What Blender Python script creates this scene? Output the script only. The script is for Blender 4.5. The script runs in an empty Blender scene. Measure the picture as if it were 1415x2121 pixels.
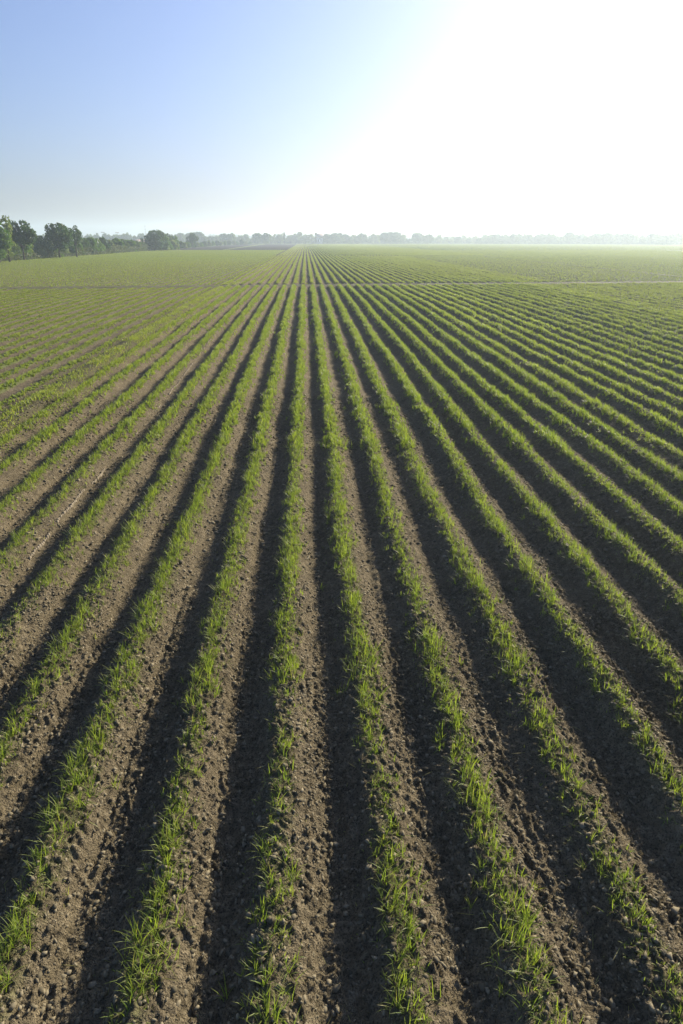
import bpy, math
import numpy as np
from mathutils import Vector, Matrix
R = math.radians
sc = bpy.context.scene

# ------------------------------------------------------------------ camera
F = 1414.0; CX, CY = 707.5, 1060.5; VPX, HZ = 633.0, 496.0; H = 3.87
PITCH = math.atan((CY-HZ)/F); YAW = math.atan((CX-VPX)/F*math.cos(PITCH))
cam = bpy.data.cameras.new("camera"); co = bpy.data.objects.new("camera", cam)
sc.collection.objects.link(co); sc.camera = co
cam.sensor_fit = 'VERTICAL'; cam.sensor_height = 36.0; cam.lens = F/2121.0*36.0
cam.clip_start = .1; cam.clip_end = 20000
co.location = (0, 0, H); co.rotation_euler = (R(90)-PITCH, 0, -YAW)
co['kind'] = 'helper'

# ------------------------------------------------------------------ light
SUN_AZ, SUN_EL = 42.5, 20.0         # azimuth to the right of the crop rows
w = bpy.data.worlds.new("World"); sc.world = w; w.use_nodes = True
nt = w.node_tree; bg = nt.nodes["Background"]
sky = nt.nodes.new("ShaderNodeTexSky"); sky.sky_type = 'NISHITA'; sky.sun_disc = False
sky.sun_elevation = R(SUN_EL); sky.sun_rotation = R(SUN_AZ)
sky.air_density = 1.0; sky.dust_density = 2.3; sky.ozone_density = 7.0; sky.altitude = 0
tn = nt.nodes.new("ShaderNodeMix"); tn.data_type = 'RGBA'; tn.blend_type = 'MULTIPLY'; tn.inputs[0].default_value = 1; tn.inputs[7].default_value = (1.10, .95, 1.0, 1)
hs = nt.nodes.new("ShaderNodeHueSaturation"); hs.inputs['Saturation'].default_value = .94
nt.links.new(sky.outputs[0], tn.inputs[6]); nt.links.new(tn.outputs[2], hs.inputs['Color']); nt.links.new(hs.outputs[0], bg.inputs[0]); bg.inputs[1].default_value = .082
sl = bpy.data.lights.new("sun", 'SUN'); so = bpy.data.objects.new("sun", sl); sc.collection.objects.link(so)
sl.energy = 4.5; sl.angle = R(.55); sl.color = (1, .88, .70)
sd = Vector((math.sin(R(SUN_AZ))*math.cos(R(SUN_EL)), math.cos(R(SUN_AZ))*math.cos(R(SUN_EL)), math.sin(R(SUN_EL))))
so.rotation_euler = sd.to_track_quat('Z', 'Y').to_euler(); so.location = sd*50
sc.view_settings.view_transform = 'Standard'; sc.view_settings.look = 'None'
sc.view_settings.gamma = 1; sc.view_settings.exposure = 1.10
sc.cycles.max_bounces = 6; sc.cycles.volume_bounces = 1; sc.cycles.transparent_max_bounces = 6
sc.cycles.use_denoising = True

# ------------------------------------------------------------------ helpers
rng = np.random.default_rng(7)
def ray(px, py):
    x = (px-CX)/F; y = -(py-CY)/F
    v = Vector((x, y, -1)); return co.rotation_euler.to_matrix() @ v
def on_ground(px, py, z=.24):
    v = ray(px, py); t = (z-H)/v.z; return (v.x*t, v.y*t)
def at_dist(px, Y):                      # ground point under photo column px at depth Y
    v = ray(px, HZ); return (v.x/v.y*Y, Y)
def height_for(px, ytop, Y):             # height of a thing whose top shows at photo row ytop
    v = ray(px, ytop); return H + v.z/v.y*Y
def width_for(wpx, Y): return wpx/F*Y*math.cos(PITCH)

def tag(o, label=None, cat=None, group=None, kind=None):
    for k, v in (('label', label), ('category', cat), ('group', group), ('kind', kind)):
        if v: o[k] = v
    return o
def mesh_np(name, V, faces, mat, parent=None, attr=None, smooth=False):
    """faces: list of (n x k) index arrays"""
    me = bpy.data.meshes.new(name)
    V = np.asarray(V, dtype=np.float32)
    me.vertices.add(len(V)); me.vertices.foreach_set('co', V.ravel())
    faces = [np.asarray(f, dtype=np.int32) for f in faces if len(f)]
    nl = sum(f.size for f in faces); nf = sum(len(f) for f in faces)
    me.loops.add(nl); me.polygons.add(nf)
    me.loops.foreach_set('vertex_index', np.concatenate([f.ravel() for f in faces]))
    tot = np.concatenate([np.full(len(f), f.shape[1], np.int32) for f in faces])
    st = np.concatenate([[0], np.cumsum(tot)[:-1]]).astype(np.int32)
    me.polygons.foreach_set('loop_start', st); me.polygons.foreach_set('loop_total', tot)
    if smooth: me.polygons.foreach_set('use_smooth', np.ones(nf, dtype=bool))
    me.update(calc_edges=True)
    if attr is not None:
        a = me.color_attributes.new('tint', 'FLOAT_COLOR', 'POINT')
        A = np.ones((len(V), 4), np.float32); A[:, :attr.shape[1]] = attr
        a.data.foreach_set('color', A.ravel())
    if mat: me.materials.append(mat)
    o = bpy.data.objects.new(name, me); sc.collection.objects.link(o)
    if parent: o.parent = parent
    return o
def empty(name, loc, rz=0):
    o = bpy.data.objects.new(name, None); sc.collection.objects.link(o)
    o.location = loc; o.rotation_euler = (0, 0, rz); o.empty_display_size = .1
    return o

def _h(ix, iy, s):
    n = (ix.astype(np.int64)*374761393 + iy.astype(np.int64)*668265263 + s*1442695041) & 0x7fffffff
    n = ((n ^ (n >> 13))*1274126177) & 0x7fffffff
    n = (n ^ (n >> 16)) & 0xffffff
    return n.astype(np.float32)/float(0xffffff)
def vnoise(x, y, s=0):
    ix = np.floor(x); iy = np.floor(y); fx = (x-ix).astype(np.float32); fy = (y-iy).astype(np.float32)
    ix = ix.astype(np.int64); iy = iy.astype(np.int64)
    fx = fx*fx*(3-2*fx); fy = fy*fy*(3-2*fy)
    a = _h(ix, iy, s); b = _h(ix+1, iy, s); c = _h(ix, iy+1, s); d = _h(ix+1, iy+1, s)
    return (a+(b-a)*fx)*(1-fy)+(c+(d-c)*fx)*fy
def cells(x, y, s=0):                    # distance to nearest feature point
    ix = np.floor(x).astype(np.int64); iy = np.floor(y).astype(np.int64)
    best = np.full(np.shape(x), 9., np.float32); val = np.zeros(np.shape(x), np.float32)
    for dx in (-1, 0, 1):
        for dy in (-1, 0, 1):
            cx = ix+dx; cy = iy+dy
            d = np.hypot(cx+_h(cx, cy, s)-x, cy+_h(cx, cy, s+1)-y).astype(np.float32)
            v = _h(cx, cy, s+2); m = d < best
            best = np.where(m, d, best); val = np.where(m, v, val)
    return best, val
def sstep(a, b, x):
    t = np.clip((x-a)/(b-a), 0, 1); return t*t*(3-2*t)

# ------------------------------------------------------------------ the field surface
S = .75; OFF = .64
P1A, P1B = on_ground(0, 597), on_ground(1415, 584)          # first cross track
P2A, P2B = on_ground(480, 530.5), on_ground(780, 529.5)       # second cross track
def line_y(a, b, x): return a[1]+(b[1]-a[1])*(x-a[0])/(b[0]-a[0])
def row_x(k, y): # centre line of row k
    k = np.asarray(k, dtype=np.float64)
    return (k+OFF)*S + .045*(vnoise(y*.22+k*17.3, k*3.1, 5)-.5)*2 + .016*(vnoise(y*1.5+k*7, k*5.7, 6)-.5)*2
def amp(k):
    a = np.where(k < -9, .065, np.where(k <= 8, .178, np.where(k <= 25, .145, .10)))
    return a*(.88+.24*_h(np.asarray(k, np.int64)+500, np.asarray(k, np.int64)*0+3, 9))
def height(x, y, detail=0):
    x = np.asarray(x, np.float64); y = np.asarray(y, np.float64)
    k = np.round(x/S-OFF)
    u = (x-row_x(k, y))/S; u = np.clip(u, -.5, .5)
    A = amp(k)
    # blend amplitude of neighbouring rows across the furrow
    kn = k+np.sign(u); A2 = amp(kn); t = np.clip(np.abs(u)*2, 0, 1)**2*.5; A = A*(1-t)+A2*t
    A = A*(.84+.32*vnoise(y*.35, k*2.7, 14))
    u = u+.05*(vnoise(y*.9, k*1.9, 15)-.5)*np.sin(2*np.pi*np.abs(u))
    p = .5+.5*np.cos(2*np.pi*u)
    p = np.where(u > 0, p**.9, p**1.12)
    hh = A*p
    on = sstep(1.5, 3.5, A/.06)
    # narrow rut on the sunny flank
    rut = np.exp(-((u-.36-.02*(vnoise(y*.8, k*3, 12)-.5))/.035)**2)*_h(k.astype(np.int64)+50, k.astype(np.int64)*0, 4)
    hh -= .030*rut*on
    # verge on the left with its little ditch, and the grassy strips
    v = np.exp(-((x+6.98)/.40)**2); hh = hh*(1-v)+.13*v
    hh -= .15*np.exp(-((x+6.52)/.13)**2)
    # cross tracks
    for a, b, wd in ((P1A, P1B, 1.9), (P2A, P2B, 3.2)):
        m = 1-sstep(wd*.55, wd*1.0, np.abs(y-line_y(a, b, x))); hh = hh*(1-m)+.085*m
    far = sstep(600, 620, y)+(1-sstep(-57, -55, x))+sstep(230, 260, x); far = np.clip(far, 0, 1)
    hh = hh*(1-far)+.08*far
    pl = sstep(268, 272, y)*(1-sstep(-7.5, -6.8, x)); hh = hh*(1-pl)+.02*pl
    hh += .020*(vnoise(x*.9, y*.5, 21)-.5)*2 - .17+.34*sstep(2, 48, y)
    f_ = 1-.55*sstep(5, 9, y)
    if detail >= 1:
        side = .95+.25*sstep(-.05, .2, u)       # sunny flank is the crumbly one
        hh += .020*(vnoise(x*7, y*5, 22)-.5)*side
        hh += .022*(vnoise(x*24, y*1.1, 25)-.5)*sstep(.02, .12, np.abs(u))
        if detail >= 2:
            hh += .016*(vnoise(x*17, y*14, 23)-.5)*side
        if detail >= 3:
            d, v = cells(x*21+2.5*vnoise(x*9, y*9, 31), y*15+2.5*vnoise(x*11, y*8, 32), 40); hh += .024*np.clip(1-d*1.5, 0, 1)*(v > .55)*side*(.5+v)*f_
            d, v = cells(x*44+2*vnoise(x*25, y*25, 33), y*34+2*vnoise(x*25, y*25, 34), 50); hh += .014*np.clip(1-d*1.5, 0, 1)**.6*(v > .35)*side*f_
            hh += .011*(vnoise(x*55, y*50, 24)-.5)*f_
    return hh

# ------------------------------------------------------------------ materials
def newmat(name):
    m = bpy.data.materials.new(name); m.use_nodes = True
    n = m.node_tree; n.nodes.clear(); out = n.nodes.new('ShaderNodeOutputMaterial')
    return m, n, out
class G:                                    # tiny node-graph helper
    def __init__(s, n): s.n = n
    def node(s, t, **kw):
        q = s.n.nodes.new(t)
        for k, v in kw.items(): setattr(q, k, v)
        return q
    def put(s, q, i, v):
        if hasattr(v, 'is_output') or isinstance(v, bpy.types.NodeSocket): s.n.links.new(v, q.inputs[i])
        else: q.inputs[i].default_value = v
    def m(s, op, a, b=0., c=None, clamp=False):
        q = s.node('ShaderNodeMath', operation=op); q.use_clamp = clamp
        s.put(q, 0, a); s.put(q, 1, b)
        if c is not None: s.put(q, 2, c)
        return q.outputs[0]
    def noise(s, vec, scale, detail=3., rough=.55):
        q = s.node('ShaderNodeTexNoise'); s.put(q, 'Vector', vec); q.inputs['Scale'].default_value = scale
        q.inputs['Detail'].default_value = detail; q.inputs['Roughness'].default_value = rough
        return q.outputs['Fac']
    def ramp(s, x, a, b):
        q = s.node('ShaderNodeMapRange', interpolation_type='SMOOTHSTEP'); s.put(q, 0, x)
        q.inputs[1].default_value = a; q.inputs[2].default_value = b
        return q.outputs[0]
    def mix(s, f, a, b):
        q = s.node('ShaderNodeMix', data_type='RGBA'); s.put(q, 0, f); s.put(q, 6, a); s.put(q, 7, b)
        return q.outputs[2]
    def pos(s): return s.node('ShaderNodeNewGeometry').outputs['Position']
    def scalevec(s, v, xyz):
        q = s.node('ShaderNodeVectorMath', operation='MULTIPLY'); s.put(q, 0, v); q.inputs[1].default_value = xyz
        return q.outputs[0]
def C(r, g, b): return (r, g, b, 1)

def soil_mat(name, green=True):
    m, n, out = newmat(name); g = G(n); P = g.pos()
    sep = g.node('ShaderNodeSeparateXYZ'); g.put(sep, 0, P); X, Y = sep.outputs[0], sep.outputs[1]
    n1 = g.noise(P, 1.3, 4); n2 = g.noise(P, 14, 5, .65); n3 = g.noise(P, 70, 3, .6)
    base = g.mix(g.ramp(n1, .3, .7), C(.114, .095, .058), C(.164, .136, .083))
    base = g.mix(g.m('MULTIPLY', g.ramp(n2, .42, .75), .7), base, C(.30, .25, .158))
    base = g.mix(g.m('MULTIPLY', g.ramp(n3, .52, .36), .65), base, C(.034, .028, .018))
    if green:
        # u = distance from the row centre in row units
        f = g.m('FRACT', g.m('ADD', g.m('DIVIDE', X, S), 400.5-OFF)); u = g.m('ABSOLUTE', g.m('SUBTRACT', f, .5))
        wob = g.noise(P, 2.2, 3, .6)
        nearmask = g.m('MULTIPLY', g.ramp(g.m('ADD', u, g.m('MULTIPLY', wob, .16)), .26, .12), g.ramp(n2, .38, .62))
        moss = g.mix(n3, C(.085, .105, .03), C(.12, .14, .045))
        base = g.mix(g.m('MULTIPLY', nearmask, .55), base, moss)
        # far away the seedlings close up into stripes of crop colour
        centre = g.m('MULTIPLY', g.ramp(X, -9, -7), g.ramp(X, 34, 20))
        stripe = g.ramp(g.m('ADD', u, g.m('MULTIPLY', wob, .05)), .30, .20)
        stripe = g.m('MAXIMUM', stripe, g.m('MULTIPLY', g.ramp(Y, 45, 150), g.m('SUBTRACT', .85, g.m('MULTIPLY', centre, .77))))
        dist = g.m('MAXIMUM', g.ramp(Y, 40, 180), g.m('MULTIPLY', g.m('MAXIMUM', g.m('SUBTRACT', 1., centre), g.ramp(X, 6, 16)), .65))
        ptch = g.ramp(g.noise(g.scalevec(P, (.06, .02, 1)), 1., 4, .6), .3, .75)
        fc = g.mix(ptch, C(.13, .185, .045), C(.175, .225, .06))
        base = g.mix(g.m('MULTIPLY', g.m('MULTIPLY', stripe, dist), .95), base, fc)
        # weedy verges
        vg = g.m('MAXIMUM', g.ramp(g.m('ABSOLUTE', g.m('ADD', X, 7.0)), .75, .35), g.m('MULTIPLY', g.ramp(g.m('ABSOLUTE', g.m('SUBTRACT', X, 19.3)), 1.1, .4), .35))
        base = g.mix(g.m('MULTIPLY', g.m('MULTIPLY', vg, g.ramp(n2, .3, .55)), .7), base, C(.10, .10, .045))
    b = g.node('ShaderNodeBsdfPrincipled'); g.put(b, 'Base Color', base); b.inputs['Roughness'].default_value = .93
    b.inputs['Specular IOR Level'].default_value = .06
    bump = g.node('ShaderNodeBump'); bump.inputs['Strength'].default_value = 1.; bump.inputs['Distance'].default_value = .035
    hgt = g.m('ADD', g.m('MULTIPLY', n2, 1.2), g.m('MULTIPLY', n3, .8)); g.put(bump, 'Height', hgt)
    g.put(b, 'Normal', bump.outputs[0]); n.links.new(b.outputs[0], out.inputs[0])
    return m
def leaf_mat(name, ca, cb, cdry, trans=.5, gloss=.35, dryamt=0.1):
    m, n, out = newmat(name); g = G(n)
    at = g.node('ShaderNodeVertexColor', layer_name='tint'); sep = g.node('ShaderNodeSeparateColor'); g.put(sep, 0, at.outputs[0])
    col = g.mix(sep.outputs[0], C(*ca), C(*cb)); col = g.mix(g.m('MULTIPLY', sep.outputs[2], 1.), col, C(*cdry))
    tc = g.node('ShaderNodeMix', data_type='RGBA', blend_type='MULTIPLY'); tc.inputs[0].default_value = 1.
    g.put(tc, 6, col); tc.inputs[7].default_value = (1.8, 1.95, .8, 1)
    d = g.node('ShaderNodeBsdfPrincipled'); g.put(d, 'Base Color', col); d.inputs['Roughness'].default_value = gloss
    d.inputs['Specular IOR Level'].default_value = .3
    t = g.node('ShaderNodeBsdfTranslucent'); g.put(t, 0, tc.outputs[2])
    mx = g.node('ShaderNodeMixShader'); mx.inputs[0].default_value = trans
    n.links.new(d.outputs[0], mx.inputs[1]); n.links.new(t.outputs[0], mx.inputs[2]); n.links.new(mx.outputs[0], out.inputs[0])
    return m
def plain_mat(name, ca, cb, scale=8, rough=.8):
    m, n, out = newmat(name); g = G(n); P = g.node('ShaderNodeTexCoord').outputs['Object']
    nz = g.noise(P, scale, 4, .6)
    b = g.node('ShaderNodeBsdfPrincipled'); g.put(b, 'Base Color', g.mix(g.ramp(nz, .3, .7), C(*ca), C(*cb)))
    b.inputs['Roughness'].default_value = rough; b.inputs['Specular IOR Level'].default_value = .08 if rough > .85 else .4; n.links.new(b.outputs[0], out.inputs[0])
    return m
M_SOIL = soil_mat('tilled_soil'); M_TRACK = plain_mat('packed_earth', (.09, .105, .045), (.15, .145, .08), .6, .95)
M_PLOUGH = plain_mat('dark_ploughed_soil', (.024, .024, .019), (.036, .034, .026), .6, .95)
M_CLOD = plain_mat('dry_clod', (.15, .115, .082), (.28, .225, .165), 9, .95)
M_CRUST = plain_mat('pale_crust', (.17, .145, .10), (.25, .215, .155), 30, .95)
M_GRASS = leaf_mat('cereal_blade', (.120, .178, .032), (.240, .275, .058), (.27, .25, .09), .46, .5)
M_GRASSFAR = leaf_mat('cereal_blade_far', (.145, .192, .050), (.225, .255, .075), (.23, .23, .09), .46, .6)
M_BARK = plain_mat('bark', (.06, .05, .042), (.10, .085, .07), 3, .9)

# ------------------------------------------------------------------ ground sheet
def spaced(lo, hi, st): n_ = max(2, int(round((hi-lo)/st))+1); return np.linspace(lo, hi, n_)
def xs(lo, hi, fine, mid=None):
    L = [-2500, -1200, -600, -300, -150, -75.]; Rr = [75., 150, 300, 600, 1200, 2500]
    l = [v for v in L if v < lo-1]; r = [v for v in Rr if v > hi+1]
    parts = [np.array(l)]
    if mid and lo > -70: parts.append(np.arange(-70, lo-mid*.5, mid))
    parts.append(spaced(lo, hi, fine))
    if mid and hi < 70: parts.append(np.arange(hi+mid, 70, mid))
    parts.append(np.array(r))
    return np.unique(np.concatenate(parts))
bands = [ # (y0, y1, dy, xlo, xhi, dx, mid, detail)
    (-300, -6, 40, -8, 8, .5, 5, 0), (-6, 1.6, .10, -8, 8, .10, 5, 0), (1.6, 6.5, .0125, -4.4, 5.0, .0125, .3, 3),
    (6.5, 13, .022, -7.6, 8.6, .022, .3, 3), (13, 28, .06, -16, 17, .05, .3, 2), (28, 64, .2, -34, 40, .075, .3, 1),
    (64, 82, .16, -42, 48, .094, None, 1), (82, 190, .8, -62, 74, .107, None, 0), (190, 215, .4, -68, 74, .15, None, 0),
    (215, 620, 3, -60, 64, .125, None, 0), (620, 2500, 200, -70, 70, 10, None, 0)]
Vs, Fs, base = [], [], 0
for (y0, y1, dy, xl, xh, dx, mid, det) in bands:
    X1 = xs(xl, xh, dx, mid); Y1 = spaced(y0, y1, dy); nx, ny = len(X1), len(Y1)
    gx, gy = np.meshgrid(X1, Y1); fx, fy = gx.ravel(), gy.ravel()
    if det >= 2:
        z = height(fx, fy, 0); inn = (fx > xl) & (fx < xh); z[inn] = height(fx[inn], fy[inn], det)
    else: z = height(fx, fy, det)
    Vs.append(np.stack([fx, fy, z], 1))
    i = np.arange((ny-1)*nx).reshape(ny-1, nx)[:, :-1].ravel()+base
    Fs.append(np.stack([i, i+1, i+nx+1, i+nx], 1)); base += nx*ny
ground = mesh_np('ground', np.concatenate(Vs), [np.concatenate(Fs)], M_SOIL, smooth=True)
tag(ground, kind='structure')

# tracks: strips laid on the flattened ground
def strip_sheet(name, a, b, x0, x1, wd, step, mat, lift=.008):
    X1 = np.arange(x0, x1, step); v = np.linspace(-wd, wd, 9)
    gx, gv = np.meshgrid(X1, v); fx = gx.ravel(); wob = (vnoise(fx*.5, gv.ravel()*0, 71)-.5)*.25
    fy = line_y(a, b, fx)+gv.ravel()*(.8+.5*vnoise(fx*1.1, np.sign(gv.ravel())*9, 72))+wob
    z = height(fx, fy, 0)+lift; nx = len(X1); ny = len(v)
    i = np.arange((ny-1)*nx).reshape(ny-1, nx)[:, :-1].ravel()
    o = mesh_np(name, np.stack([fx, fy, z], 1), [np.stack([i, i+1, i+nx+1, i+nx], 1)], mat, smooth=True)
    return tag(o, kind='structure')
strip_sheet('dirt_track', P1A, P1B, -60, 75, .62, .2, M_TRACK)
strip_sheet('dirt_track', P2A, P2B, -60, 60, 1.1, .4, M_TRACK)
# long track far out on the right
def poly_strip(name, pts, wd, mat, lift):
    pts = np.array(pts); L, Rr = [], []
    for i in range(len(pts)):
        d = pts[min(i+1, len(pts)-1)]-pts[max(i-1, 0)]; d = d/np.hypot(*d); nrm = np.array([-d[1], d[0]])
        L.append(pts[i]+nrm*wd); Rr.append(pts[i]-nrm*wd)
    P = np.array(L+Rr); z = np.full(len(P), lift); n_ = len(pts); i = np.arange(n_-1)
    return tag(mesh_np(name, np.column_stack([P, z]), [np.stack([i, i+n_, i+n_+1, i+1], 1)], mat), kind='structure')
ta, tb = np.array(on_ground(1000, 531)), np.array(on_ground(1500, 583))
poly_strip('dirt_track', [ta+(tb-ta)*t+np.array([0, .9*math.sin(t*9)+.4*math.sin(t*31)]) for t in np.linspace(0, 1, 60)], .28, M_TRACK, .30)
# ploughed field, cut in two by a pale green baulk
def sheet(name, quad, mat, z, n=12):
    q = [np.array(p, float) for p in quad]; V = []
    for j in range(n+1):
        for i in range(n+1):
            a = q[0]+(q[1]-q[0])*i/n; b = q[3]+(q[2]-q[3])*i/n; p = a+(b-a)*j/n
            V.append((p[0], p[1], z+.02*math.sin(i*2.1+j)))
    i = np.array([j*(n+1)+i for j in range(n) for i in range(n)])
    return tag(mesh_np(name, V, [np.stack([i, i+1, i+n+2, i+n+1], 1)], mat, smooth=True), kind='structure')
sheet('ploughed_field', [(-54, 273), (-31.5, 273), (-38, 612), (-54, 612)], M_PLOUGH, .26)
sheet('ploughed_field', [(-29.8, 273), (-7.0, 273), (-7.0, 612), (-32, 612)], M_PLOUGH, .26)

# ------------------------------------------------------------------ clods
ico_v = np.array([(0, 0, 1), (.894, 0, .447), (.276, .851, .447), (-.724, .526, .447), (-.724, -.526, .447), (.276, -.851, .447),
    (.724, .526, -.447), (-.276, .851, -.447), (-.894, 0, -.447), (-.276, -.851, -.447), (.724, -.526, -.447), (0, 0, -1)])
ico_f = np.array([(0,1,2),(0,2,3),(0,3,4),(0,4,5),(0,5,1),(1,6,2),(2,7,3),(3,8,4),(4,9,5),(5,10,1),(6,7,2),(7,8,3),(8,9,4),(9,10,5),(10,6,1),(11,7,6),(11,8,7),(11,9,8),(11,10,9),(11,6,10)])
def clods(name, n, x0, x1, y0, y1, smin, smax, pw, label):
    x = rng.uniform(x0, x1, n); y = y0+(y1-y0)*rng.random(n)
    k = np.round(x/S-OFF); u = (x-row_x(k, y))/S
    keep = (rng.random(n) < np.where(u > .05, 1., .65)) & (rng.random(n) < .25+.95*vnoise(x*2.3, y*1.7, 61)) & (np.abs(x/np.maximum(y+1.5, 1)) < .68)
    x, y = x[keep], y[keep]; n = len(x)
    s = smin+(smax-smin)*rng.random(n)**pw
    V = ico_v[None]*(1+rng.uniform(-.5, .45, (n, 12, 1)))*np.stack([rng.uniform(.6, 1.3, n), rng.uniform(.7, 2., n), rng.uniform(.4, .85, n)], 1)[:, None]
    a = rng.uniform(0, 6.283, n) * (rng.random(n) < .6); ca, sa = np.cos(a)[:, None], np.sin(a)[:, None]
    V = np.stack([V[..., 0]*ca-V[..., 1]*sa, V[..., 0]*sa+V[..., 1]*ca, V[..., 2]], -1)*s[:, None, None]
    z = height(x, y, 3)
    V += np.stack([x, y, z+s*.05], 1)[:, None]
    Fq = (ico_f[None]+np.arange(n)[:, None, None]*12).reshape(-1, 3)
    t = np.repeat(rng.random(n), 12)[:, None]
    return tag(mesh_np(name, V.reshape(-1, 3), [Fq], M_CLOD, attr=t), label, 'soil clods', kind='stuff')
m, n_, out_ = newmat('dry_clod_tinted'); g = G(n_)
vc = g.node('ShaderNodeVertexColor', layer_name='tint'); sp_ = g.node('ShaderNodeSeparateColor'); g.put(sp_, 0, vc.outputs[0])
bb = g.node('ShaderNodeBsdfPrincipled'); bb.inputs['Roughness'].default_value = .95; bb.inputs['Specular IOR Level'].default_value = .1
cc = g.mix(sp_.outputs[0], C(.102, .089, .056), C(.285, .248, .160)); cc = g.mix(g.m('MULTIPLY', g.noise(g.pos(), 60, 4, .7), .5), cc, C(.055, .045, .028))
g.put(bb, 'Base Color', cc); n_.links.new(bb.outputs[0], out_.inputs[0]); M_CLOD = m
clods('soil_clods', 380000, -5, 5.6, 1.8, 7.5, .0026, .019, 9, 'loose crumbly soil clods scattered over the near ridges and furrows')
clods('soil_clods', 200000, -11, 12, 7.5, 18, .005, .028, 6.0, 'soil clods on the ridges farther up the field')

# ------------------------------------------------------------------ crop blades
def blades(x, y, z, L, W, az, lean, bend, tint, dry, name, mat, seg=3, **kw):
    n = len(x); t = np.linspace(0, 1, seg+1)
    th = lean[:, None]+bend[:, None]*t[None]            # angle from vertical grows along the blade
    ds = L[:, None]/seg; r = np.zeros((n, seg+1)); h = np.zeros((n, seg+1))
    thm = (th[:, 1:]+th[:, :-1])/2
    r[:, 1:] = np.cumsum(np.sin(thm)*ds, 1); h[:, 1:] = np.cumsum(np.cos(thm)*ds, 1)
    ca, sa = np.cos(az)[:, None], np.sin(az)[:, None]
    px = x[:, None]+r*ca; py = y[:, None]+r*sa; pz = z[:, None]+h
    tw = rng.uniform(-.6, .6, n)[:, None]
    wx, wy = -np.sin(az[:, None]+tw), np.cos(az[:, None]+tw)
    wd = W[:, None]*.5*np.array([.75, 1., .75, 0] if seg == 3 else ([1., .8, 0] if seg == 2 else [1., 0]))[None]
    a = np.stack([px-wx*wd, py-wy*wd, pz], -1)[:, :seg]; b = np.stack([px+wx*wd, py+wy*wd, pz], -1)[:, :seg]
    tip = np.stack([px, py, pz], -1)[:, seg:]
    V = np.concatenate([a, b, tip], 1); nv = 2*seg+1; o = (np.arange(n)*nv)[:, None]
    quads = [np.concatenate([o+i, o+seg+i, o+seg+i+1, o+i+1], 1) for i in range(seg-1)]
    tri = np.concatenate([o+seg-1, o+2*seg-1, o+2*seg], 1)
    A = np.zeros((n, nv, 3), np.float32); A[..., 0] = tint[:, None]; A[..., 2] = dry[:, None]
    A[:, -1, 2] = np.clip(A[:, -1, 2]+.25, 0, 1)
    return mesh_np(name, V.reshape(-1, 3), quads+[tri], mat, attr=A.reshape(-1, 3), **kw)
def tufts(k, y0, y1, step, per, Lr, Wr, spread, dmin=.55, vig=1.):
    """returns blade parameter arrays for row(s) k (array of same length as y)"""
    y = np.arange(y0, y1, step); y = y+rng.uniform(-step, step, len(y))*.7
    kk = np.full(len(y), k)
    dens = dmin+(1.44-dmin)*sstep(.12, .45, vnoise(y*1.4+k*31, kk*2.2, 80))*(.55+.45*sstep(.2, .6, vnoise(y*5+k*3, kk*2.2, 81)))
    dens *= 1-.22*sstep(9, 3, y)
    y = y[rng.random(len(y)) < dens]
    n0 = len(y); cx = row_x(np.full(n0, k), y)+rng.normal(0, spread, n0)*(.7+.8*vnoise(y*2.2, np.full(n0, k*1.7), 82))
    size = (.45+.85*vnoise(y*2.5+9, np.full(n0, k*2.9), 83))*rng.uniform(.75, 1.2, n0)*vig
    q = np.repeat(np.arange(n0), per); n = len(q)
    x = cx[q]+rng.normal(0, .012, n); y2 = y[q]+rng.normal(0, .012, n)
    L = rng.uniform(Lr[0], Lr[1], n)*size[q]; W = rng.uniform(Wr[0], Wr[1], n)
    az = rng.uniform(0, 6.283, n); lean = np.abs(rng.normal(.2, .5, n)); bend = np.abs(rng.normal(.7, .6, n))
    tint = np.clip(.5*rng.random(n)+.6*rng.random(n0)[q]-.05, 0, 1); dry = (rng.random(n) < .035)*rng.uniform(.4, 1, n)
    return x, y2, L, W, az, lean, bend, tint, dry
def cat(parts): return [np.concatenate(p) for p in zip(*parts)]
def visible(x, y, pad=1.3):
    z = np.cos(PITCH)*y+H*.37; xc = x*math.cos(YAW)-y*math.sin(YAW)
    return (np.abs(xc) < .505*z*1.10+pad)
bot = {-2: 'leftmost of the green cereal rows that run off the bottom edge of the photo',
 -1: 'green cereal row reaching the bottom edge just left of the middle, thin and gappy there',
 0: 'green cereal row reaching the bottom edge just right of the middle',
 1: 'green cereal row running off the bottom edge between middle and right corner',
 2: 'rightmost green cereal row on the bottom edge, ending in the right corner'}
ordn = ['first', 'second', 'third', 'fourth', 'fifth', 'sixth', 'seventh', 'eighth', 'ninth', 'tenth', 'eleventh', 'twelfth', 'thirteenth', 'fourteenth']
PATHMARG = 1.55
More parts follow.
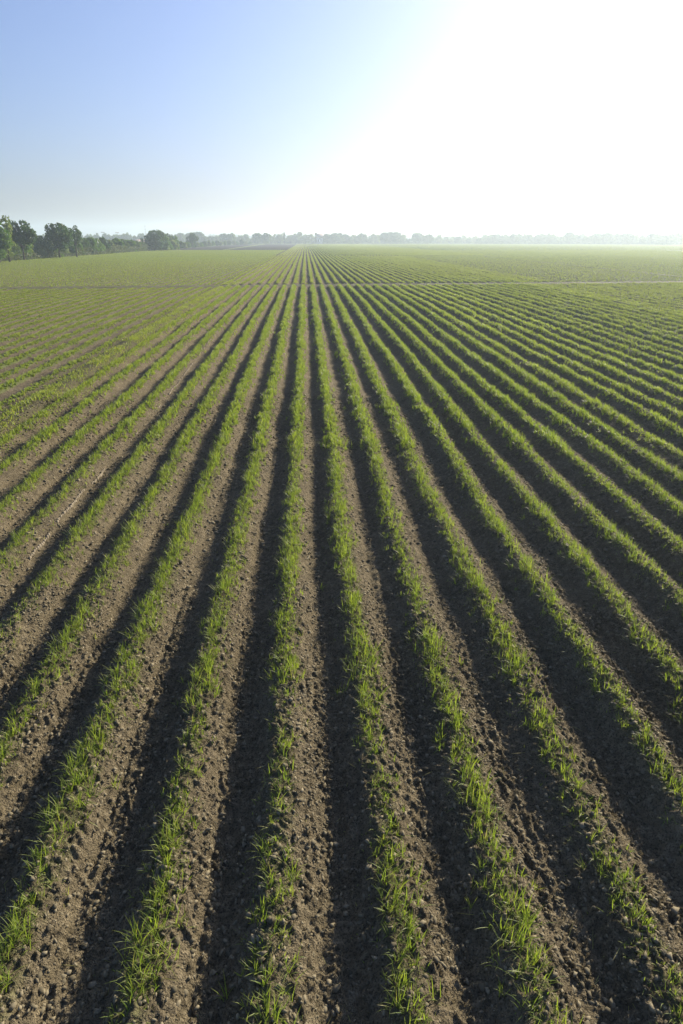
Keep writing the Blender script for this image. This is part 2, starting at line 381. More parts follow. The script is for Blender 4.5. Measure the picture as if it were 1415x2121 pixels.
for k in range(-9, 15):
    yend = float(line_y(P1A, P1B, (k+OFF)*S))-PATHMARG
    vig = 1.0 if k < 9 else .95
    parts = [tufts(k, 1.7, 13, .014, 10, (.055, .155), (.0035, .0065), .068, vig=vig),
             tufts(k, 13, 30, .016, 10, (.06, .16), (.007, .011), .076, vig=vig),
             tufts(k, 30, yend, .024, 9, (.07, .16), (.013, .020), .085, vig=vig)]
    X_, Y_, L_, W_, a_, l_, b_, t_, d_ = cat(parts)
    kp = visible(X_, Y_); X_, Y_, L_, W_, a_, l_, b_, t_, d_ = [q[kp] for q in (X_, Y_, L_, W_, a_, l_, b_, t_, d_)]
    if k == -9: d_ = np.clip(d_+.1, 0, 1)
    if k >= 9: t_ = np.clip(t_+.2, 0, 1)
    o = blades(X_, Y_, height(X_, Y_, 0)-.004, L_, W_, a_, l_, b_, t_, d_, 'crop_row', M_GRASS)
    if k in bot: lab = bot[k]
    elif k < 0: lab = f'{ordn[-3-k]} green cereal row up the left photo edge from the bottom corner' if k > -9 else 'green cereal row right beside the grassy verge and its little ditch on the left'
    else: lab = f'{ordn[k-3]} green cereal row up the right photo edge from the bottom corner'
    tag(o, lab, 'crop row', 'green cereal rows in the near part of the field')
# the rest of the near field, the verges and the field beyond the tracks
def field_mass(name, label, ks, y0, y1f, step, per, Lr, Wr, spread, mat, dryadd=0., seg=2, vig=1.):
    parts = []
    for k in ks:
        ya, yb = (y0(k) if callable(y0) else y0), (y1f(k) if callable(y1f) else y1f)
        xk = (k+OFF)*S
        # skip what lies outside the camera's reach near the front
        ymin = max(ya, (abs(xk)/.50-3.5-(.37*H))/1.0*.93) if abs(xk) > 3 else ya
        if ymin >= yb: continue
        parts.append(tufts(k, ymin, yb, step, per, Lr, Wr, spread, dmin=1.0, vig=vig))
    X_, Y_, L_, W_, a_, l_, b_, t_, d_ = cat(parts); kp = visible(X_, Y_, 1)
    X_, Y_, L_, W_, a_, l_, b_, t_, d_ = [q[kp] for q in (X_, Y_, L_, W_, a_, l_, b_, t_, d_)]
    pat = vnoise(X_*.12, Y_*.05, 91); d_ = np.clip(d_+dryadd*pat, 0, 1)
    o = blades(X_, Y_, height(X_, Y_, 0)-.004, L_, W_, a_, l_, b_, t_, d_, name, mat, seg=seg)
    return tag(o, label, 'crop', kind='stuff')
p1 = lambda k: float(line_y(P1A, P1B, (k+OFF)*S)); p2 = lambda k: float(line_y(P2A, P2B, (k+OFF)*S))
field_mass('cereal_crop', 'short thin cereal on the flatter left part of the field', [k for k in range(-62, -10)], 6, lambda k: p1(k)-PATHMARG, .032, 13, (.06, .12), (.015, .024), .085, M_GRASSFAR, .25, vig=.95)
field_mass('cereal_crop', 'yellowish green cereal rows on the right part of the field', [k for k in range(15, 25)], 12, lambda k: p1(k)-PATHMARG, .036, 10, (.08, .16), (.016, .026), .095, M_GRASSFAR, .2)
field_mass('cereal_crop', 'dense green cereal beyond the grassy strip on the right', [k for k in range(26, 66)], 20, lambda k: p1(k)-PATHMARG, .05, 10, (.08, .15), (.022, .036), .135, M_GRASSFAR, .3)
field_mass('cereal_crop', 'cereal rows between the two cross tracks', [k for k in range(-10, 30)], lambda k: p1(k)+PATHMARG, lambda k: p2(k)-2.6, .07, 8, (.10, .17), (.035, .055), .08, M_GRASSFAR, .3, seg=1)
field_mass('cereal_crop', 'green cereal left of the verge beyond the first cross track', [k for k in range(-76, -10)], lambda k: p1(k)+PATHMARG, lambda k: 272, .17, 6, (.09, .15), (.045, .075), .10, M_GRASSFAR, .2, seg=1)
field_mass('cereal_crop', 'green cereal right of the striped rows beyond the first cross track', [k for k in range(30, 170)], lambda k: p1(k)+PATHMARG, lambda k: 260, .19, 6, (.09, .15), (.045, .08), .12, M_GRASSFAR, .25, seg=1)
field_mass('cereal_crop', 'hazy green cereal on the far right side of the field', [k for k in range(60, 400, 2)], lambda k: 262, 600, .9, 6, (.12, .2), (.2, .4), .5, M_GRASSFAR, .15, seg=1)
field_mass('cereal_crop', 'far cereal rows running to the vanishing point', [k for k in range(-9, 60)], lambda k: p2(k)+2.6, 596, .35, 6, (.12, .19), (.12, .2), .07, M_GRASSFAR, .2, seg=1)
# verge and grassy strips
def scatter_grass(name, label, n, xf, y0, y1, Lr, Wr, dryp, mat, seg=2, pw=1.):
    y = y0+(y1-y0)*rng.random(n)**pw; x = xf(y, n)
    kp = visible(x, y, .5) & (np.abs(y-line_y(P1A, P1B, x)) > 1.3); x, y = x[kp], y[kp]; n = len(x)
    kp = vnoise(x*2.5, y*1.2, 95) > rng.random(n)*.75; x, y = x[kp], y[kp]; n = len(x)
    return tag(blades(x, y, height(x, y, 0)-.004, rng.uniform(*Lr, n)*(.5+.9*vnoise(x*2, y*2, 96)), rng.uniform(*Wr, n), rng.uniform(0, 6.28, n), np.abs(rng.normal(.2, .4, n)),
        np.abs(rng.normal(.6, .5, n)), rng.random(n), (rng.random(n) < dryp)*rng.random(n), name, mat, seg=seg), label, 'grass', kind='stuff')
scatter_grass('verge_grass', 'rough olive grass on the verge left of the main rows', 45000, lambda y, n: -7.0+rng.normal(0, .24, n), 9, 68, (.03, .10), (.010, .02), .5, M_GRASS, pw=1.3)
scatter_grass('verge_grass', 'low weeds in the bare strip beside the ditch', 16000, lambda y, n: -6.25+rng.normal(0, .16, n), 7, 68, (.03, .10), (.008, .016), .1, M_GRASS, pw=1.3)
scatter_grass('verge_grass', 'pale grass strip dividing the field on the right', 22000, lambda y, n: 19.3+rng.normal(0, .6, n), 28, 76, (.05, .15), (.02, .04), .3, M_GRASSFAR)
# tiny moss and weed seedlings on the near soil around the rows
def weeds(n, y0, y1):
    k = rng.integers(-9, 12, n); y = y0+(y1-y0)*rng.random(n); x = row_x(k, y)+rng.normal(-.03, .10, n)
    kp = visible(x, y, .3) & (vnoise(x*1.3, y*.9, 97) > .50); x, y = x[kp], y[kp]; n = len(x)
    return tag(blades(x, y, height(x, y, 2)-.002, rng.uniform(.012, .045, n), rng.uniform(.004, .009, n), rng.uniform(0, 6.28, n), np.abs(rng.normal(.5, .4, n)), np.abs(rng.normal(.5, .5, n)),
        .4+.6*rng.random(n), (rng.random(n) < .15)*.7, 'weed_seedlings', M_GRASS, seg=2), 'tiny weed seedlings and moss around the near crop rows', 'weeds', kind='stuff')
weeds(150000, 2, 22)
# dry straw scraps
def straw():
    n = 900; y = 2.2+20*rng.random(n)**1.3; x = rng.uniform(-.62, .66, n)*(y+1.5); kp = visible(x, y); x, y = x[kp], y[kp]; n = len(x)
    return tag(blades(x, y, height(x, y, 2)+.008, rng.uniform(.04, .16, n), rng.uniform(.003, .006, n), rng.uniform(0, 6.28, n), rng.uniform(1.35, 1.6, n), rng.uniform(-.15, .15, n), rng.random(n), np.full(n, .95), 'straw_scraps', M_GRASS, seg=2),
        'short pale scraps of dry straw lying on the soil', 'straw', kind='stuff')
straw()
# pale broken crust line beside a left-hand row
def crust(name, pts, wd, label):
    P, Fc = [], []
    pts = [np.array(on_ground(a, b, .10)) for a, b in pts]; prev = None; i = 0
    for a, b in zip(pts[:-1], pts[1:]):
        L = np.hypot(*(b-a)); nseg = max(3, int(L/.06)); d = (b-a)/L; nr = np.array([-d[1], d[0]])
        for j in range(nseg):
            c = a+(b-a)*(j+.5)/nseg; 
            if vnoise(np.array([c[1]*1.7]), np.array([c[0]]), 99)[0] < .42: continue
            c = c+nr*.008*math.sin(c[1]*5.3); ww = wd*(.35+.9*rng.random()); ll = L/nseg*.62
            z = float(height(np.array([c[0]]), np.array([c[1]]), 1)[0]); hh = .012+.016*rng.random()
            V = [(c+d*sx*ll*rng.uniform(.8, 1.1)+nr*sy*ww*rng.uniform(.7, 1.1)) for sx, sy in ((-1, -1), (1, -1), (1, 1), (-1, 1))]
            P += [(v[0], v[1], z-.02) for v in V]+[(c[0]+(v[0]-c[0])*.7, c[1]+(v[1]-c[1])*.7, z+hh*rng.uniform(.7, 1.2)) for v in V]
            Fc += [(i, i+1, i+5, i+4), (i+1, i+2, i+6, i+5), (i+2, i+3, i+7, i+6), (i+3, i, i+4, i+7), (i+4, i+5, i+6, i+7)]; i += 8
    return tag(mesh_np(name, P, [np.array(Fc)], M_CRUST), label, 'soil crust', kind='stuff')
crust('soil_crust', [(-20, 1215), (35, 1155), (100, 1078), (170, 1000), (255, 912), (345, 812), (400, 748), (450, 690)], .017, 'pale broken line of dried soil crust along a row on the left')
crust('soil_crust', [(135, 955), (180, 920), (215, 895)], .03, 'short pale crust of dry soil beside the verge rows')

# ------------------------------------------------------------------ trees
def leaf_cloud(pts, size, n_seed=None):
    """pts (n,3) -> crossed small irregular leaf-clump triangles/quads"""
    n = len(pts); a = rng.normal(size=(n, 3)); a /= np.linalg.norm(a, axis=1)[:, None]
    b = np.cross(a, rng.normal(size=(n, 3))); b /= np.linalg.norm(b, axis=1)[:, None]; s = (size*rng.uniform(.55, 1.3, n))[:, None]
    V = np.stack([pts-a*s, pts+b*s*.75, pts+a*s*.9, pts-b*s*.6], 1).reshape(-1, 3)
    i = np.arange(n)[:, None]*4
    return V, np.concatenate([i, i+1, i+2, i+3], 1)
def tube(path, radii, sides=6):
    V, Fq = [], []
    for (p, r) in zip(path, radii):
        for j in range(sides):
            t = j/sides*6.2832; V.append((p[0]+r*math.cos(t), p[1]+r*math.sin(t), p[2]))
    for i in range(len(path)-1):
        for j in range(sides):
            a = i*sides+j; b = i*sides+(j+1) % sides; Fq.append((a, b, b+sides, a+sides))
    return V, Fq
LM = {'dark': leaf_mat('foliage_dark', (.028, .066, .018), (.070, .125, .028), (.2, .16, .08), .28, .6),
      'mid': leaf_mat('foliage_mid', (.050, .11, .022), (.12, .19, .040), (.2, .16, .08), .34, .6),
      'pale': leaf_mat('foliage_pale', (.10, .135, .045), (.18, .22, .075), (.2, .16, .08), .38, .6),
      'brown': leaf_mat('foliage_brown', (.060, .085, .035), (.12, .125, .06), (.2, .16, .08), .25, .7)}
LM['grey'] = leaf_mat('foliage_grey', (.055, .09, .040), (.105, .145, .06), (.2, .16, .08), .3, .7)
Y_NEAR = False
def make_tree(name, label, catg, x, y, ht, wd, mat, group=None, shape='round', dens=1., leaf=.3, trunk=.25, sparse=0.):
    """ht: full height, wd: crown width, trunk: share of height below the crown"""
    root = empty(name, (x, y, .2)); tag(root, label, catg, group)
    cb = ht*trunk; ch = ht-cb; lobes = []
    nl = {'round': 17, 'spread': 14, 'tall': 9, 'bush': 15, 'open': 13, 'cone': 7, 'poplar': 7}[shape]
    for i in range(nl):
        a = rng.uniform(0, 6.283); rr = rng.random()**.5
        if shape in ('round', 'bush', 'open'):
            zz = rng.uniform(.08, .80); env = math.sqrt(max(.03, 1-((zz-.35)/.52)**2)); r = rng.uniform(.15, .25)*(.8 if shape == 'open' else 1)
        elif shape == 'spread':
            zz = rng.uniform(.3, .85); env = math.sqrt(max(.1, 1-((zz-.45)/.6)**2)); r = rng.uniform(.17, .27)
        elif shape in ('tall', 'poplar'):
            zz = (i+.5)/nl*.88; env = .55 if shape == 'tall' else .3; r = rng.uniform(.24, .36)*(1-.45*zz)
        else:
            zz = (i+.4)/nl*.9; env = .8*(1-zz); r = .40*(1-.75*zz)+.05
        c = np.array([math.cos(a)*rr*env*wd*.33, math.sin(a)*rr*env*wd*.33, cb+ch*zz]); lobes.append((c, np.array([r*wd, r*wd, min(r*wd, ch*.34)])))
    if shape in ('round', 'bush'):
        lobes.append((np.array([0, 0, cb+ch*.5]), np.array([wd*.30, wd*.30, ch*.32])))
        lobes.append((np.array([wd*.04, 0, cb+ch*.85]), np.array([wd*.2, wd*.2, ch*.16])))
    pts = []
    for c, r in lobes:
        n = int(dens*(40 if shape == 'bush' else 26)*(r[0]*r[2])/(leaf*leaf))+12
        d = rng.normal(size=(n, 3)); d /= np.linalg.norm(d, axis=1)[:, None]
        rad = .55+.5*rng.random(n)**.6
        q = c+d*r*rad[:, None]; pts.append(q)
    pts = np.concatenate(pts)
    kp = vnoise(pts[:, 0]/(wd*.07)+x, pts[:, 2]/(wd*.07)+pts[:, 1]/(wd*.09), 55) > ((.36 if shape != 'bush' else .2)+sparse+(.05 if Y_NEAR else 0))
    pts = pts[kp & (pts[:, 2] > (.1 if shape == 'bush' else cb*.75))]
    zt, zb = np.percentile(pts[:, 2], 99.5), pts[:, 2].min(); pts[:, 2] = zb+(pts[:, 2]-zb)*(ht-zb)/(zt-zb)
    xt = np.percentile(np.abs(pts[:, 0]), 98)*2; pts[:, :2] *= wd/max(xt, .1)*1.0
    V, Fq = leaf_cloud(pts, leaf)
    tint = np.repeat(np.clip(.5*rng.random(len(pts))+.5*vnoise(pts[:, 0]*.9+7, pts[:, 2]*.9, 56), 0, 1), 4)[:, None]
    A = np.concatenate([tint, tint*0, tint*0], 1)
    crown = mesh_np('crown', V, [Fq], LM[mat], root, attr=A)
    # trunk with limbs
    TV, TF = [], []
    def add(pth, rad, s=6):
        v, f = tube(pth, rad, s); o = len(TV); TV.extend(v); TF.extend([tuple(i+o for i in q) for q in f])
    r0 = max(.05, ht*.022); lean = rng.uniform(-.03, .03)*ht
    top = (lean, 0, cb+ch*.7)
    add([(0, 0, -.1), (lean*.2, 0, cb*.6), (lean*.5, 0, cb+ch*.2), top], [r0*1.25, r0, r0*.75, r0*.25])
    for c, r in lobes[:9]:
        st = np.array([lean*.4, 0, cb*.9+ch*.1*rng.random()]); mid = (st+c)/2+np.array([0, 0, -.05*ht*rng.random()])
        add([st, mid, c], [r0*.5, r0*.32, r0*.12], 4)
    mesh_np('trunk', TV, [np.array(TF)], M_BARK, root)
    return root
HX0 = -56.5
# ---- near end of the left hedge, by photo column: (px, ytop, ybase, wpx, shape, mat, trunk, kind, label)
def hedge_dist(px):                      # depth at which the hedge line X = const crosses photo column px
    v = ray(px, HZ); return HX0/(v.x/v.y)
def plant(px, ytop, wpx, Y, shape, mat, trunk, name, label, catg, group=None, leaf=.22, dens=1., sparse=0.):
    x, y = at_dist(px, Y); ht = height_for(px, ytop, Y)-.05; wd = width_for(wpx, Y)
    return make_tree(name, label, catg, x, y, ht, wd, mat, group, shape, dens, leaf, trunk, sparse)
near = [
 (-8, 462, 50, 146, 'round', 'mid', .12, 'broadleaf_tree', 'bright green tree cut off by the left edge of the photo', 'tree', 0),
 (13, 450, 34, 150, 'tall', 'pale', .15, 'pale_tree', 'pale feathery tree at the far left, tallest of the hedge', 'tree', .12),
 (44, 460, 58, 163, 'spread', 'dark', .30, 'oak_tree', 'dark spreading tree with sky showing between its limbs, leftmost dark crown', 'tree', .05),
 (119, 466, 58, 184, 'round', 'dark', .28, 'oak_tree', 'broad dark tree leaning over the hedge, left one of a pair', 'tree', .02),
 (155, 469, 32, 190, 'open', 'dark', .32, 'oak_tree', 'narrow dark tree with bare trunk, right one of a pair', 'tree', .06),
 (319, 479, 44, 304, 'round', 'dark', .10, 'oak_tree', 'big round dark tree where the hedge meets the ploughed field', 'tree', 0),
 (336, 484, 26, 308, 'round', 'mid', .12, 'broadleaf_tree', 'shorter green tree touching the right side of the big round tree', 'tree', 0),
 (346, 486, 26, 345, 'round', 'dark', .15, 'broadleaf_tree', 'rounded tree behind the hedge, right of the big round tree', 'tree', 0),
 (359, 490, 22, 350, 'round', 'mid', .12, 'broadleaf_tree', 'low sloping green tree at the end of the round tree group', 'tree', 0),
 (398, 484, 24, 420, 'round', 'dark', .2, 'oak_tree', 'small dark round tree standing over the hedge beside the ploughed field', 'tree', 0)]
Y_NEAR = True
for px, yt, wp, Y, shp, mt, tr, nm, lab, ct, spz in near:
    wp *= .92
    Y *= .86; plant(px, yt, wp, Y, shp, mt, tr, nm, lab, ct, None, leaf=.20 if Y < 250 else .32, sparse=spz)
Y_NEAR = False
shr = [ # px, ytop, wpx, mat, label or None
 (2, 508, 26, 'mid', 'leafy bright green bush at the left edge of the photo'), (14, 497, 28, 'grey', 'grey green bush under the pale feathery tree'),
 (33, 493, 26, 'mid', 'rounded yellow green bush in front of the leftmost dark tree'), (47, 507, 22, 'pale', 'low olive bush below the leftmost dark tree'),
 (63, 503, 30, 'grey', 'grey olive bush right of the leftmost dark tree'), (81, 495, 20, 'dark', 'dark pointed bush between the leftmost dark tree and the pair'),
 (96, 503, 24, 'mid', 'green bush left of the bright pointed one'), (117, 499, 22, 'pale', 'bright yellow green pointed bush in front of the pair of trees'),
 (134, 504, 22, 'dark', 'dark bush below the gap between the pair of trees'), (150, 507, 22, 'mid', 'bush round the foot of the narrow dark tree'),
 (168, 503, 24, 'dark', 'dark bush just right of the narrow dark tree'), (180, 499, 24, 'mid', 'round green bush right of the pair of trees'),
 (197, 501, 24, 'mid', 'green bush left of the small dark pointed tree'), (213, 497, 15, 'dark', 'small dark pointed tree rising from the hedge under the first lamp mast'),
 (226, 503, 16, 'pale', 'pale olive bush right of the small dark pointed tree'), (239, 500, 18, 'mid', 'green bush below the second lamp mast'),
 (252, 502, 16, 'grey', None), (263, 503, 17, 'mid', None), (275, 505, 17, 'grey', None), (286, 507, 16, 'grey', None), (297, 508, 14, 'pale', None),
 (310, 506, 18, 'dark', None), (322, 507, 16, 'grey', None), (334, 505, 15, 'pale', None), (346, 505, 12, 'mid', None), (355, 503, 13, 'pale', None)]
for px, yt, wp, mt, lab in shr:
    Y = hedge_dist(max(px, 0)) if px < 330 else 262+(px-330)*1.0
    shp = 'cone' if (lab and 'pointed' in lab) else 'bush'
    plant(px, yt-4, wp*1.7, Y, shp, mt, .0, 'hedge_shrub', lab or 'small green shrub in the hedge beside the long stretch before the round tree', 'shrub',
          None if lab else 'small shrubs in the middle of the left hedge', leaf=.17 if Y < 220 else .26)
    # dry undergrowth skirt fills the foot of the hedge
def skirt():
    V, Fq, T, base = [], [], [], 0; 
    Yv = 110+160*rng.random(22000)**1.3; Xv = HX0+1.3+rng.normal(0, .7, len(Yv)); Zv = rng.random(len(Yv))**1.5*1.5*(.45+vnoise(Yv*.15, Xv*0, 65))
    v, f = leaf_cloud(np.stack([Xv, Yv, Zv+.2], 1), .22)
    t = np.repeat(rng.random(len(Yv)), 4)[:, None]
    return tag(mesh_np('hedge_undergrowth', v, [f], LM['brown'], attr=np.concatenate([t, t*0, t*0], 1)), 'dry brownish undergrowth along the foot of the left hedge', 'undergrowth', kind='stuff')
skirt()
# young trees continuing the hedge past the ploughed field (x 365..520)
yt_list = [(365, 503, 9), (373, 501, 8), (381, 503, 8), (389, 502, 8), (398, 503, 8), (407, 503, 8), (416, 503, 7), (424, 501, 7), (432, 499, 7), (441, 500, 6), (449, 499, 6), (458, 501, 6),
           (466, 500, 6), (474, 499, 6), (484, 498, 6), (492, 500, 5), (500, 497, 6), (508, 500, 6), (517, 501, 6)]
for i, (px, ytp, wp) in enumerate(yt_list):
    Y = 290+(px-360)*1.9; plant(px, ytp, wp*1.35, Y, 'bush' if i % 3 else 'tall', ['mid', 'dark', 'pale'][i % 3], .05, 'young_tree', 'young green tree in the row along the far side of the ploughed field', 'tree', 'young trees beyond the ploughed field', leaf=.33)
# ---- hazy trees at the far side
FAR = [ # px, ytop, wpx, shape, mat, Y, label
 (374, 484, 22, 'round', 'grey', 820, 'hazy blue tree with a small knob on top, left of the small dark tree'),
 (407, 482, 32, 'round', 'grey', 760, 'large hazy domed tree behind the small dark round tree'),
 (423, 491, 14, 'round', 'grey', 740, 'small hazy rounded tree just right of the large hazy dome'),
 (437, 491, 18, 'round', 'grey', 760, 'low wide hazy tree right of the hazy dome'),
 (452, 488, 14, 'open', 'pale', 800, 'thin pale tree left of the twin rounded hazy crowns'),
 (465, 485, 16, 'round', 'grey', 720, 'left one of two joined rounded hazy crowns above the ploughed field'),
 (474, 486, 18, 'round', 'grey', 725, 'right one of two joined rounded hazy crowns above the ploughed field'),
 (484, 484, 9, 'tall', 'pale', 780, 'slim pale tree behind the joined rounded crowns'),
 (495, 488, 14, 'open', 'pale', 790, 'pale airy tree above the baulk in the ploughed field'),
 (508, 486, 16, 'open', 'pale', 800, 'pale airy tree left of the two dark egg shaped trees'),
 (534, 484, 16, 'round', 'grey', 700, 'left of two egg shaped hazy trees beside each other'),
 (550, 484, 16, 'round', 'grey', 705, 'right of two egg shaped hazy trees beside each other'),
 (561, 488, 12, 'open', 'pale', 760, 'pale tree just right of the two egg shaped trees'),
 (570, 486, 13, 'open', 'pale', 770, 'second pale open tree right of the egg shaped pair'),
 (580, 485, 13, 'open', 'pale', 770, 'airy tree left of the slim tree with a tuft on top'),
 (589, 482, 5, 'tall', 'grey', 760, 'slim tree with a small dark tuft standing over its neighbours'),
 (602, 488, 18, 'open', 'pale', 800, 'low airy tree behind the vanishing point of the rows'),
 (612, 485, 14, 'open', 'pale', 800, 'airy tree with thin spiky top at the end of the rows'),
 (621, 481, 11, 'tall', 'pale', 810, 'tallest pale tree at the end of the rows'),
 (634, 487, 16, 'open', 'pale', 790, 'airy tree right of the tallest pale tree'),
 (645, 486, 12, 'open', 'pale', 790, 'pale open tree left of the hazy barn'),
 (655, 484, 7, 'tall', 'grey', 790, 'thin tree with a dark head behind the hazy barn'),
 (678, 486, 17, 'round', 'grey', 760, 'first rounded tree of the long wood right of the barn'),
 (693, 484, 20, 'round', 'grey', 750, 'broad dark domed tree, second in the wood right of the barn'),
 (704, 484, 14, 'round', 'grey', 755, 'taller narrow crown beside the broad dome in the wood'),
 (718, 486, 18, 'open', 'grey', 780, 'lighter open tree right of the broad dome'),
 (730, 487, 12, 'open', 'pale', 790, 'pale thin tree in the dip of the wood'),
 (741, 489, 14, 'round', 'grey', 760, 'low rounded tree right of the dip in the wood'),
 (748, 484, 11, 'tall', 'grey', 780, 'tall narrow tree in the middle of the wood'),
 (757, 486, 13, 'open', 'grey', 770, 'ragged crown between the tall narrow tree and the big block'),
 (771, 485, 13, 'open', 'pale', 780, 'pale ragged tree left of the big dark block of crowns'),
 (783, 487, 10, 'open', 'pale', 780, 'thin pale tree touching the big dark block of crowns'),
 (796, 483, 20, 'round', 'grey', 730, 'left crown of the biggest dark block of trees on the skyline'),
 (808, 482, 20, 'round', 'grey', 735, 'middle crown of the biggest dark block of trees on the skyline'),
 (822, 482, 24, 'round', 'grey', 730, 'right dome of the biggest dark block of trees on the skyline'),
 (837, 486, 11, 'open', 'pale', 800, 'pale tree just right of the biggest dark block'),
 (848, 495, 5, 'cone', 'grey', 760, 'tiny pointed conifer in the gap right of the biggest block'),
 (866, 484, 25, 'spread', 'grey', 740, 'wide tree with uneven top, left of a pair standing alone'),
 (887, 486, 18, 'round', 'grey', 745, 'neat round tree, right of a pair standing alone'),
 (910, 487, 12, 'open', 'pale', 780, 'small tree with rounded head right of the lone pair'),
 (923, 490, 9, 'poplar', 'pale', 800, 'thin faint tree right of the small round headed one'),
 (936, 490, 10, 'open', 'pale', 800, 'thin faint open tree above the low hazy bushes'),
 (949, 491, 13, 'round', 'grey', 760, 'small dome shaped tree in the fading skyline'),
 (961, 488, 10, 'open', 'pale', 800, 'faint tall tree right of the small dome'),
 (972, 495, 9, 'round', 'grey', 760, 'low round bush like tree in the fading skyline'),
 (983, 490, 11, 'open', 'pale', 800, 'faint tree behind the low rounded mound of trees'),
 (996, 494, 20, 'round', 'grey', 740, 'wide low mound shaped tree where the skyline turns whitish'),
 (1007, 487, 14, 'open', 'pale', 790, 'faint open crown behind the low mound shaped tree')]
for px, ytp, wp, shp, mt, Y, lab in FAR:
    Y = 625+(Y-700)*.6; plant(px, ytp, wp*1.12, Y, shp, mt, .12 if shp != 'tall' else .3, 'distant_tree', lab, 'tree', None, leaf=.75, dens=1.1, sparse=.04 if shp == 'open' else -.05)
# far right wood: trunks cannot be told apart in the glare, single crowns that stand out are things
for px, ytp, wp, lab in [(1022, 487, 22, 'hazy crown at the left end of the bright wood on the right'), (1040, 489, 24, 'second rounded crown in the bright wood'),
   (1062, 486, 22, 'hazy crown with small spike, in the left third of the bright wood'), (1118, 486, 24, 'faint broad crown left of the tallest knob of the bright wood'), (1141, 487, 22, 'faint crown touching the left side of the tallest knob'), (1180, 482, 17, 'tallest knob of the bright wood on the right'),
   (1230, 486, 26, 'faint rounded crown right of the tallest knob'), (1256, 484, 24, 'high faint crown near the middle of the bright wood'), (1300, 485, 26, 'broad pale blue crown right of the middle of the bright wood'),
   (1348, 485, 22, 'pale blue knob near the right edge of the photo'), (1380, 488, 34, 'pale blue crown nearest the right edge of the photo')]:
    Y = 640-(px-1020)*.33; plant(px, ytp, wp*1.2, Y, 'round', 'grey', .08, 'distant_tree', lab, 'tree', None, leaf=.75, dens=1.1, sparse=-.05)
def wood(name, label, px0, px1, ytop, Yf, n, leaf, mat):
    pts = []
    px = rng.uniform(px0, px1, n); Yd = Yf(px)+rng.uniform(-12, 12, n)
    v0 = ray(0, HZ); 
    # direction x/y is linear-ish in px: sample on a table
    tab = np.linspace(px0, px1, 60); tx = np.array([ray(p, HZ).x/ray(p, HZ).y for p in tab]); xy = np.interp(px, tab, tx)
    top = (HZ-ytop)/F/math.cos(PITCH)*Yd+H
    prof = .62+.5*vnoise(px*.11, px*0, 77)*.6+.3*(vnoise(px*.35, px*0, 78)-.5)
    z = (rng.random(n)**.8)*top*prof
    v, f = leaf_cloud(np.stack([xy*Yd, Yd, z+.2], 1), leaf)
    t = np.repeat(rng.random(n), 4)[:, None]
    return tag(mesh_np(name, v, [f], LM[mat], attr=np.concatenate([t, t*0, t*0], 1)), label, 'wood', kind='stuff')
wood('far_woodland', 'hazy belt of trees behind the left hedge and white buildings', -40, 365, 486, lambda p: 720+p*0, 26000, 1.1, 'grey')
wood('far_woodland', 'low hazy scrub along the far end of the fields', 360, 1020, 492, lambda p: 700+p*0, 30000, .9, 'grey')
wood('far_woodland', 'faint distant belt of trees on the horizon', 300, 1100, 487, lambda p: 1500+p*0, 24000, 1.6, 'grey')
wood('far_woodland', 'bright hazy wood filling the horizon on the right', 1000, 1470, 485, lambda p: 665-(p-1020)*.33, 40000, .9, 'grey')

# ------------------------------------------------------------------ buildings and masts
def boxmesh(name, x0, x1, y0, y1, z0, z1, mat, parent):
    V = [(x, y, z) for z in (z0, z1) for x, y in ((x0, y0), (x1, y0), (x1, y1), (x0, y1))]
    Fq = [(0, 3, 2, 1), (4, 5, 6, 7), (0, 1, 5, 4), (1, 2, 6, 5), (2, 3, 7, 6), (3, 0, 4, 7)]
    return mesh_np(name, V, [np.array(Fq)], mat, parent)
M_WHITE = plain_mat('white_render', (.74, .73, .70), (.8, .79, .76), 1, .7); M_ROSE = plain_mat('rose_render', (.52, .34, .29), (.58, .40, .34), 1, .8)
M_ROOF = plain_mat('roof_tiles', (.34, .24, .2), (.42, .30, .25), 2, .8); M_WIN = plain_mat('window_glass', (.05, .06, .07), (.09, .1, .11), 2, .2)
M_GREYW = plain_mat('grey_cladding', (.45, .47, .5), (.52, .54, .57), 1, .6); M_STEEL = plain_mat('steel', (.22, .22, .23), (.3, .3, .31), 3, .5)
def gable(w_, d_, z0, z1, mat, parent, ov=.4):
    V = [(-w_/2-ov, -d_/2-ov, z0), (w_/2+ov, -d_/2-ov, z0), (w_/2+ov, d_/2+ov, z0), (-w_/2-ov, d_/2+ov, z0), (-w_/2-ov, 0, z1), (w_/2+ov, 0, z1)]
    return mesh_np('roof', V, [np.array([(0, 1, 5, 4), (2, 3, 4, 5), (0, 3, 2, 1)]), np.array([(1, 2, 5), (3, 0, 4)])], mat, parent)
def building(px0, px1, Y, wall_h, roof_h, wall, roof, label, nwin, catg='building', name='farm_building', z0=0.):
    xa = at_dist(px0, Y)[0]; xb = at_dist(px1, Y)[0]; W_ = xb-xa; root = empty(name, ((xa+xb)/2, Y, 0)); tag(root, label, catg)
    boxmesh('wall', -W_/2, W_/2, -5, 5, -.3, wall_h, wall, root); gable(W_, 10, wall_h, wall_h+roof_h, roof, root)
    for i in range(nwin):
        cx_ = -W_/2+W_*(i+.5)/nwin; ww = W_/nwin*.22
        boxmesh('window', cx_-ww, cx_+ww, -5.06, -4.98, wall_h*.42, wall_h*.78, M_WIN, root)
    return root
building(133, 154, 350, 3.0, .6, M_WHITE, M_WHITE, 'white farm building seen between the pair of dark trees', 4)
building(192, 206, 440, 3.3, .9, M_WHITE, M_ROSE, 'small pale building with reddish roof behind the hedge', 3)
building(275, 288, 440, 3.0, .8, M_WHITE, M_ROOF, 'white fronted house left of the big round tree', 3, name='house')
building(288.5, 301, 446, 3.0, 1.1, M_ROSE, M_ROOF, 'pinkish house joined to the white one, half behind the big round tree', 3, name='house')
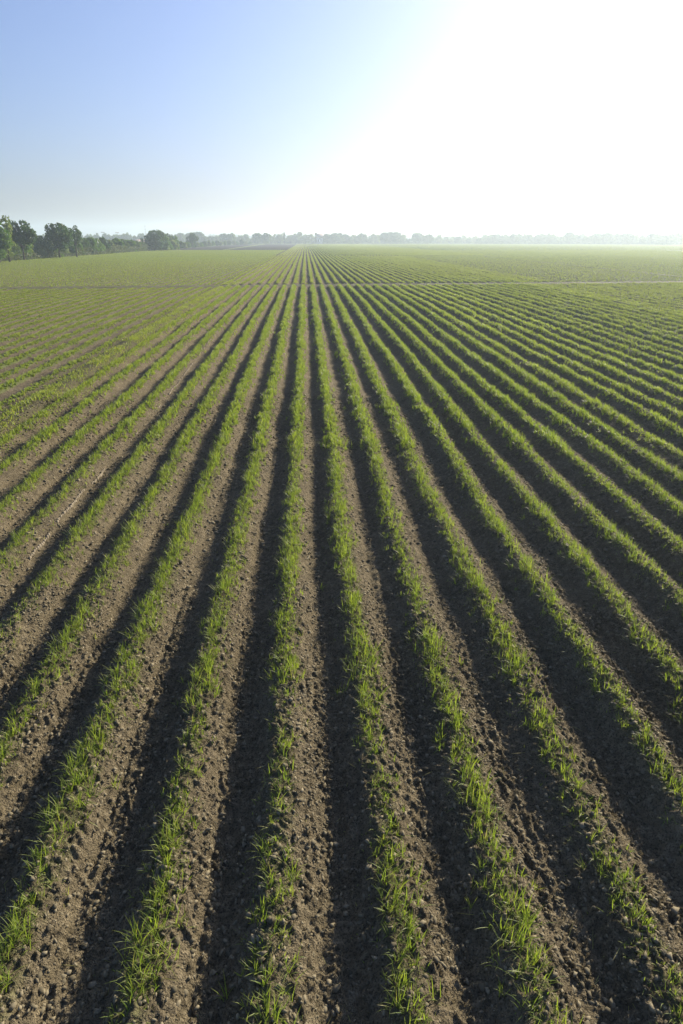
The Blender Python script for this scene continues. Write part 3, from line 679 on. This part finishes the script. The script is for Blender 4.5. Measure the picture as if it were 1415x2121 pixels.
building(97, 108, 480, 3.8, .8, M_GREYW, M_GREYW, 'pale grey shed glimpsed left of the pair of trees', 2, name='shed')
building(263, 275, 470, 2.6, .8, M_GREYW, M_GREYW, 'low grey shed left of the white fronted house', 2, name='shed')
building(656, 668, 640, 5.0, 3.4, M_GREYW, M_ROOF, 'hazy barn with a pitched roof in front of the far trees', 2, name='barn')
def mast(px, ytop, Y, label, lamps=True, r=.22):
    x, y = at_dist(px, Y); ht = height_for(px, ytop, Y); root = empty('floodlight_mast' if lamps else 'radio_mast', (x, y, 0)); tag(root, label, 'mast')
    V, Fq = tube([(0, 0, 0), (0, 0, ht*.5), (0, 0, ht)], [r, r*.8, r*.55], 8); mesh_np('pole', V, [np.array(Fq)], M_STEEL, root)
    if lamps:
        boxmesh('crossbar', -1.9, 1.9, -.18, .18, ht-.2, ht+.15, M_STEEL, root)
        for s in (-1.4, -.45, .45, 1.4): boxmesh('floodlight', s-.38, s+.38, -.5, -.19, ht-.2, ht+.75, M_STEEL, root)
    else:
        for q in (.55, .75, .93): boxmesh('aerial', -.9, .9, -.12, .12, ht*q, ht*q+.3, M_STEEL, root)
mast(215, 482, 760, 'left one of two tall floodlight masts above the hazy trees'); mast(244.5, 482.5, 780, 'right one of two tall floodlight masts above the hazy trees')
mast(303, 466, 800, 'thin radio mast rising just left of the big round tree', False, .2)

# ------------------------------------------------------------------ haze
me = bpy.data.meshes.new('haze'); hx, hy0, hy1, hz0, hz1 = 2550, -320, 2550, -1.4, 46
V = [(x, y, z) for z in (hz0, hz1) for x, y in ((-hx, hy0), (hx, hy0), (hx, hy1), (-hx, hy1))]
me.from_pydata(V, [], [(0, 3, 2, 1), (4, 5, 6, 7), (0, 1, 5, 4), (1, 2, 6, 5), (2, 3, 7, 6), (3, 0, 4, 7)])
mh = bpy.data.materials.new('haze_air'); mh.use_nodes = True; mh.node_tree.nodes.clear()
ho = mh.node_tree.nodes.new('ShaderNodeOutputMaterial'); pv = mh.node_tree.nodes.new('ShaderNodeVolumePrincipled')
pv.inputs['Color'].default_value = (.76, .91, 1, 1); pv.inputs['Density'].default_value = .00072; pv.inputs['Anisotropy'].default_value = .52
mh.node_tree.links.new(pv.outputs[0], ho.inputs['Volume']); me.materials.append(mh)
hz = bpy.data.objects.new('haze', me); sc.collection.objects.link(hz); tag(hz, kind='stuff')
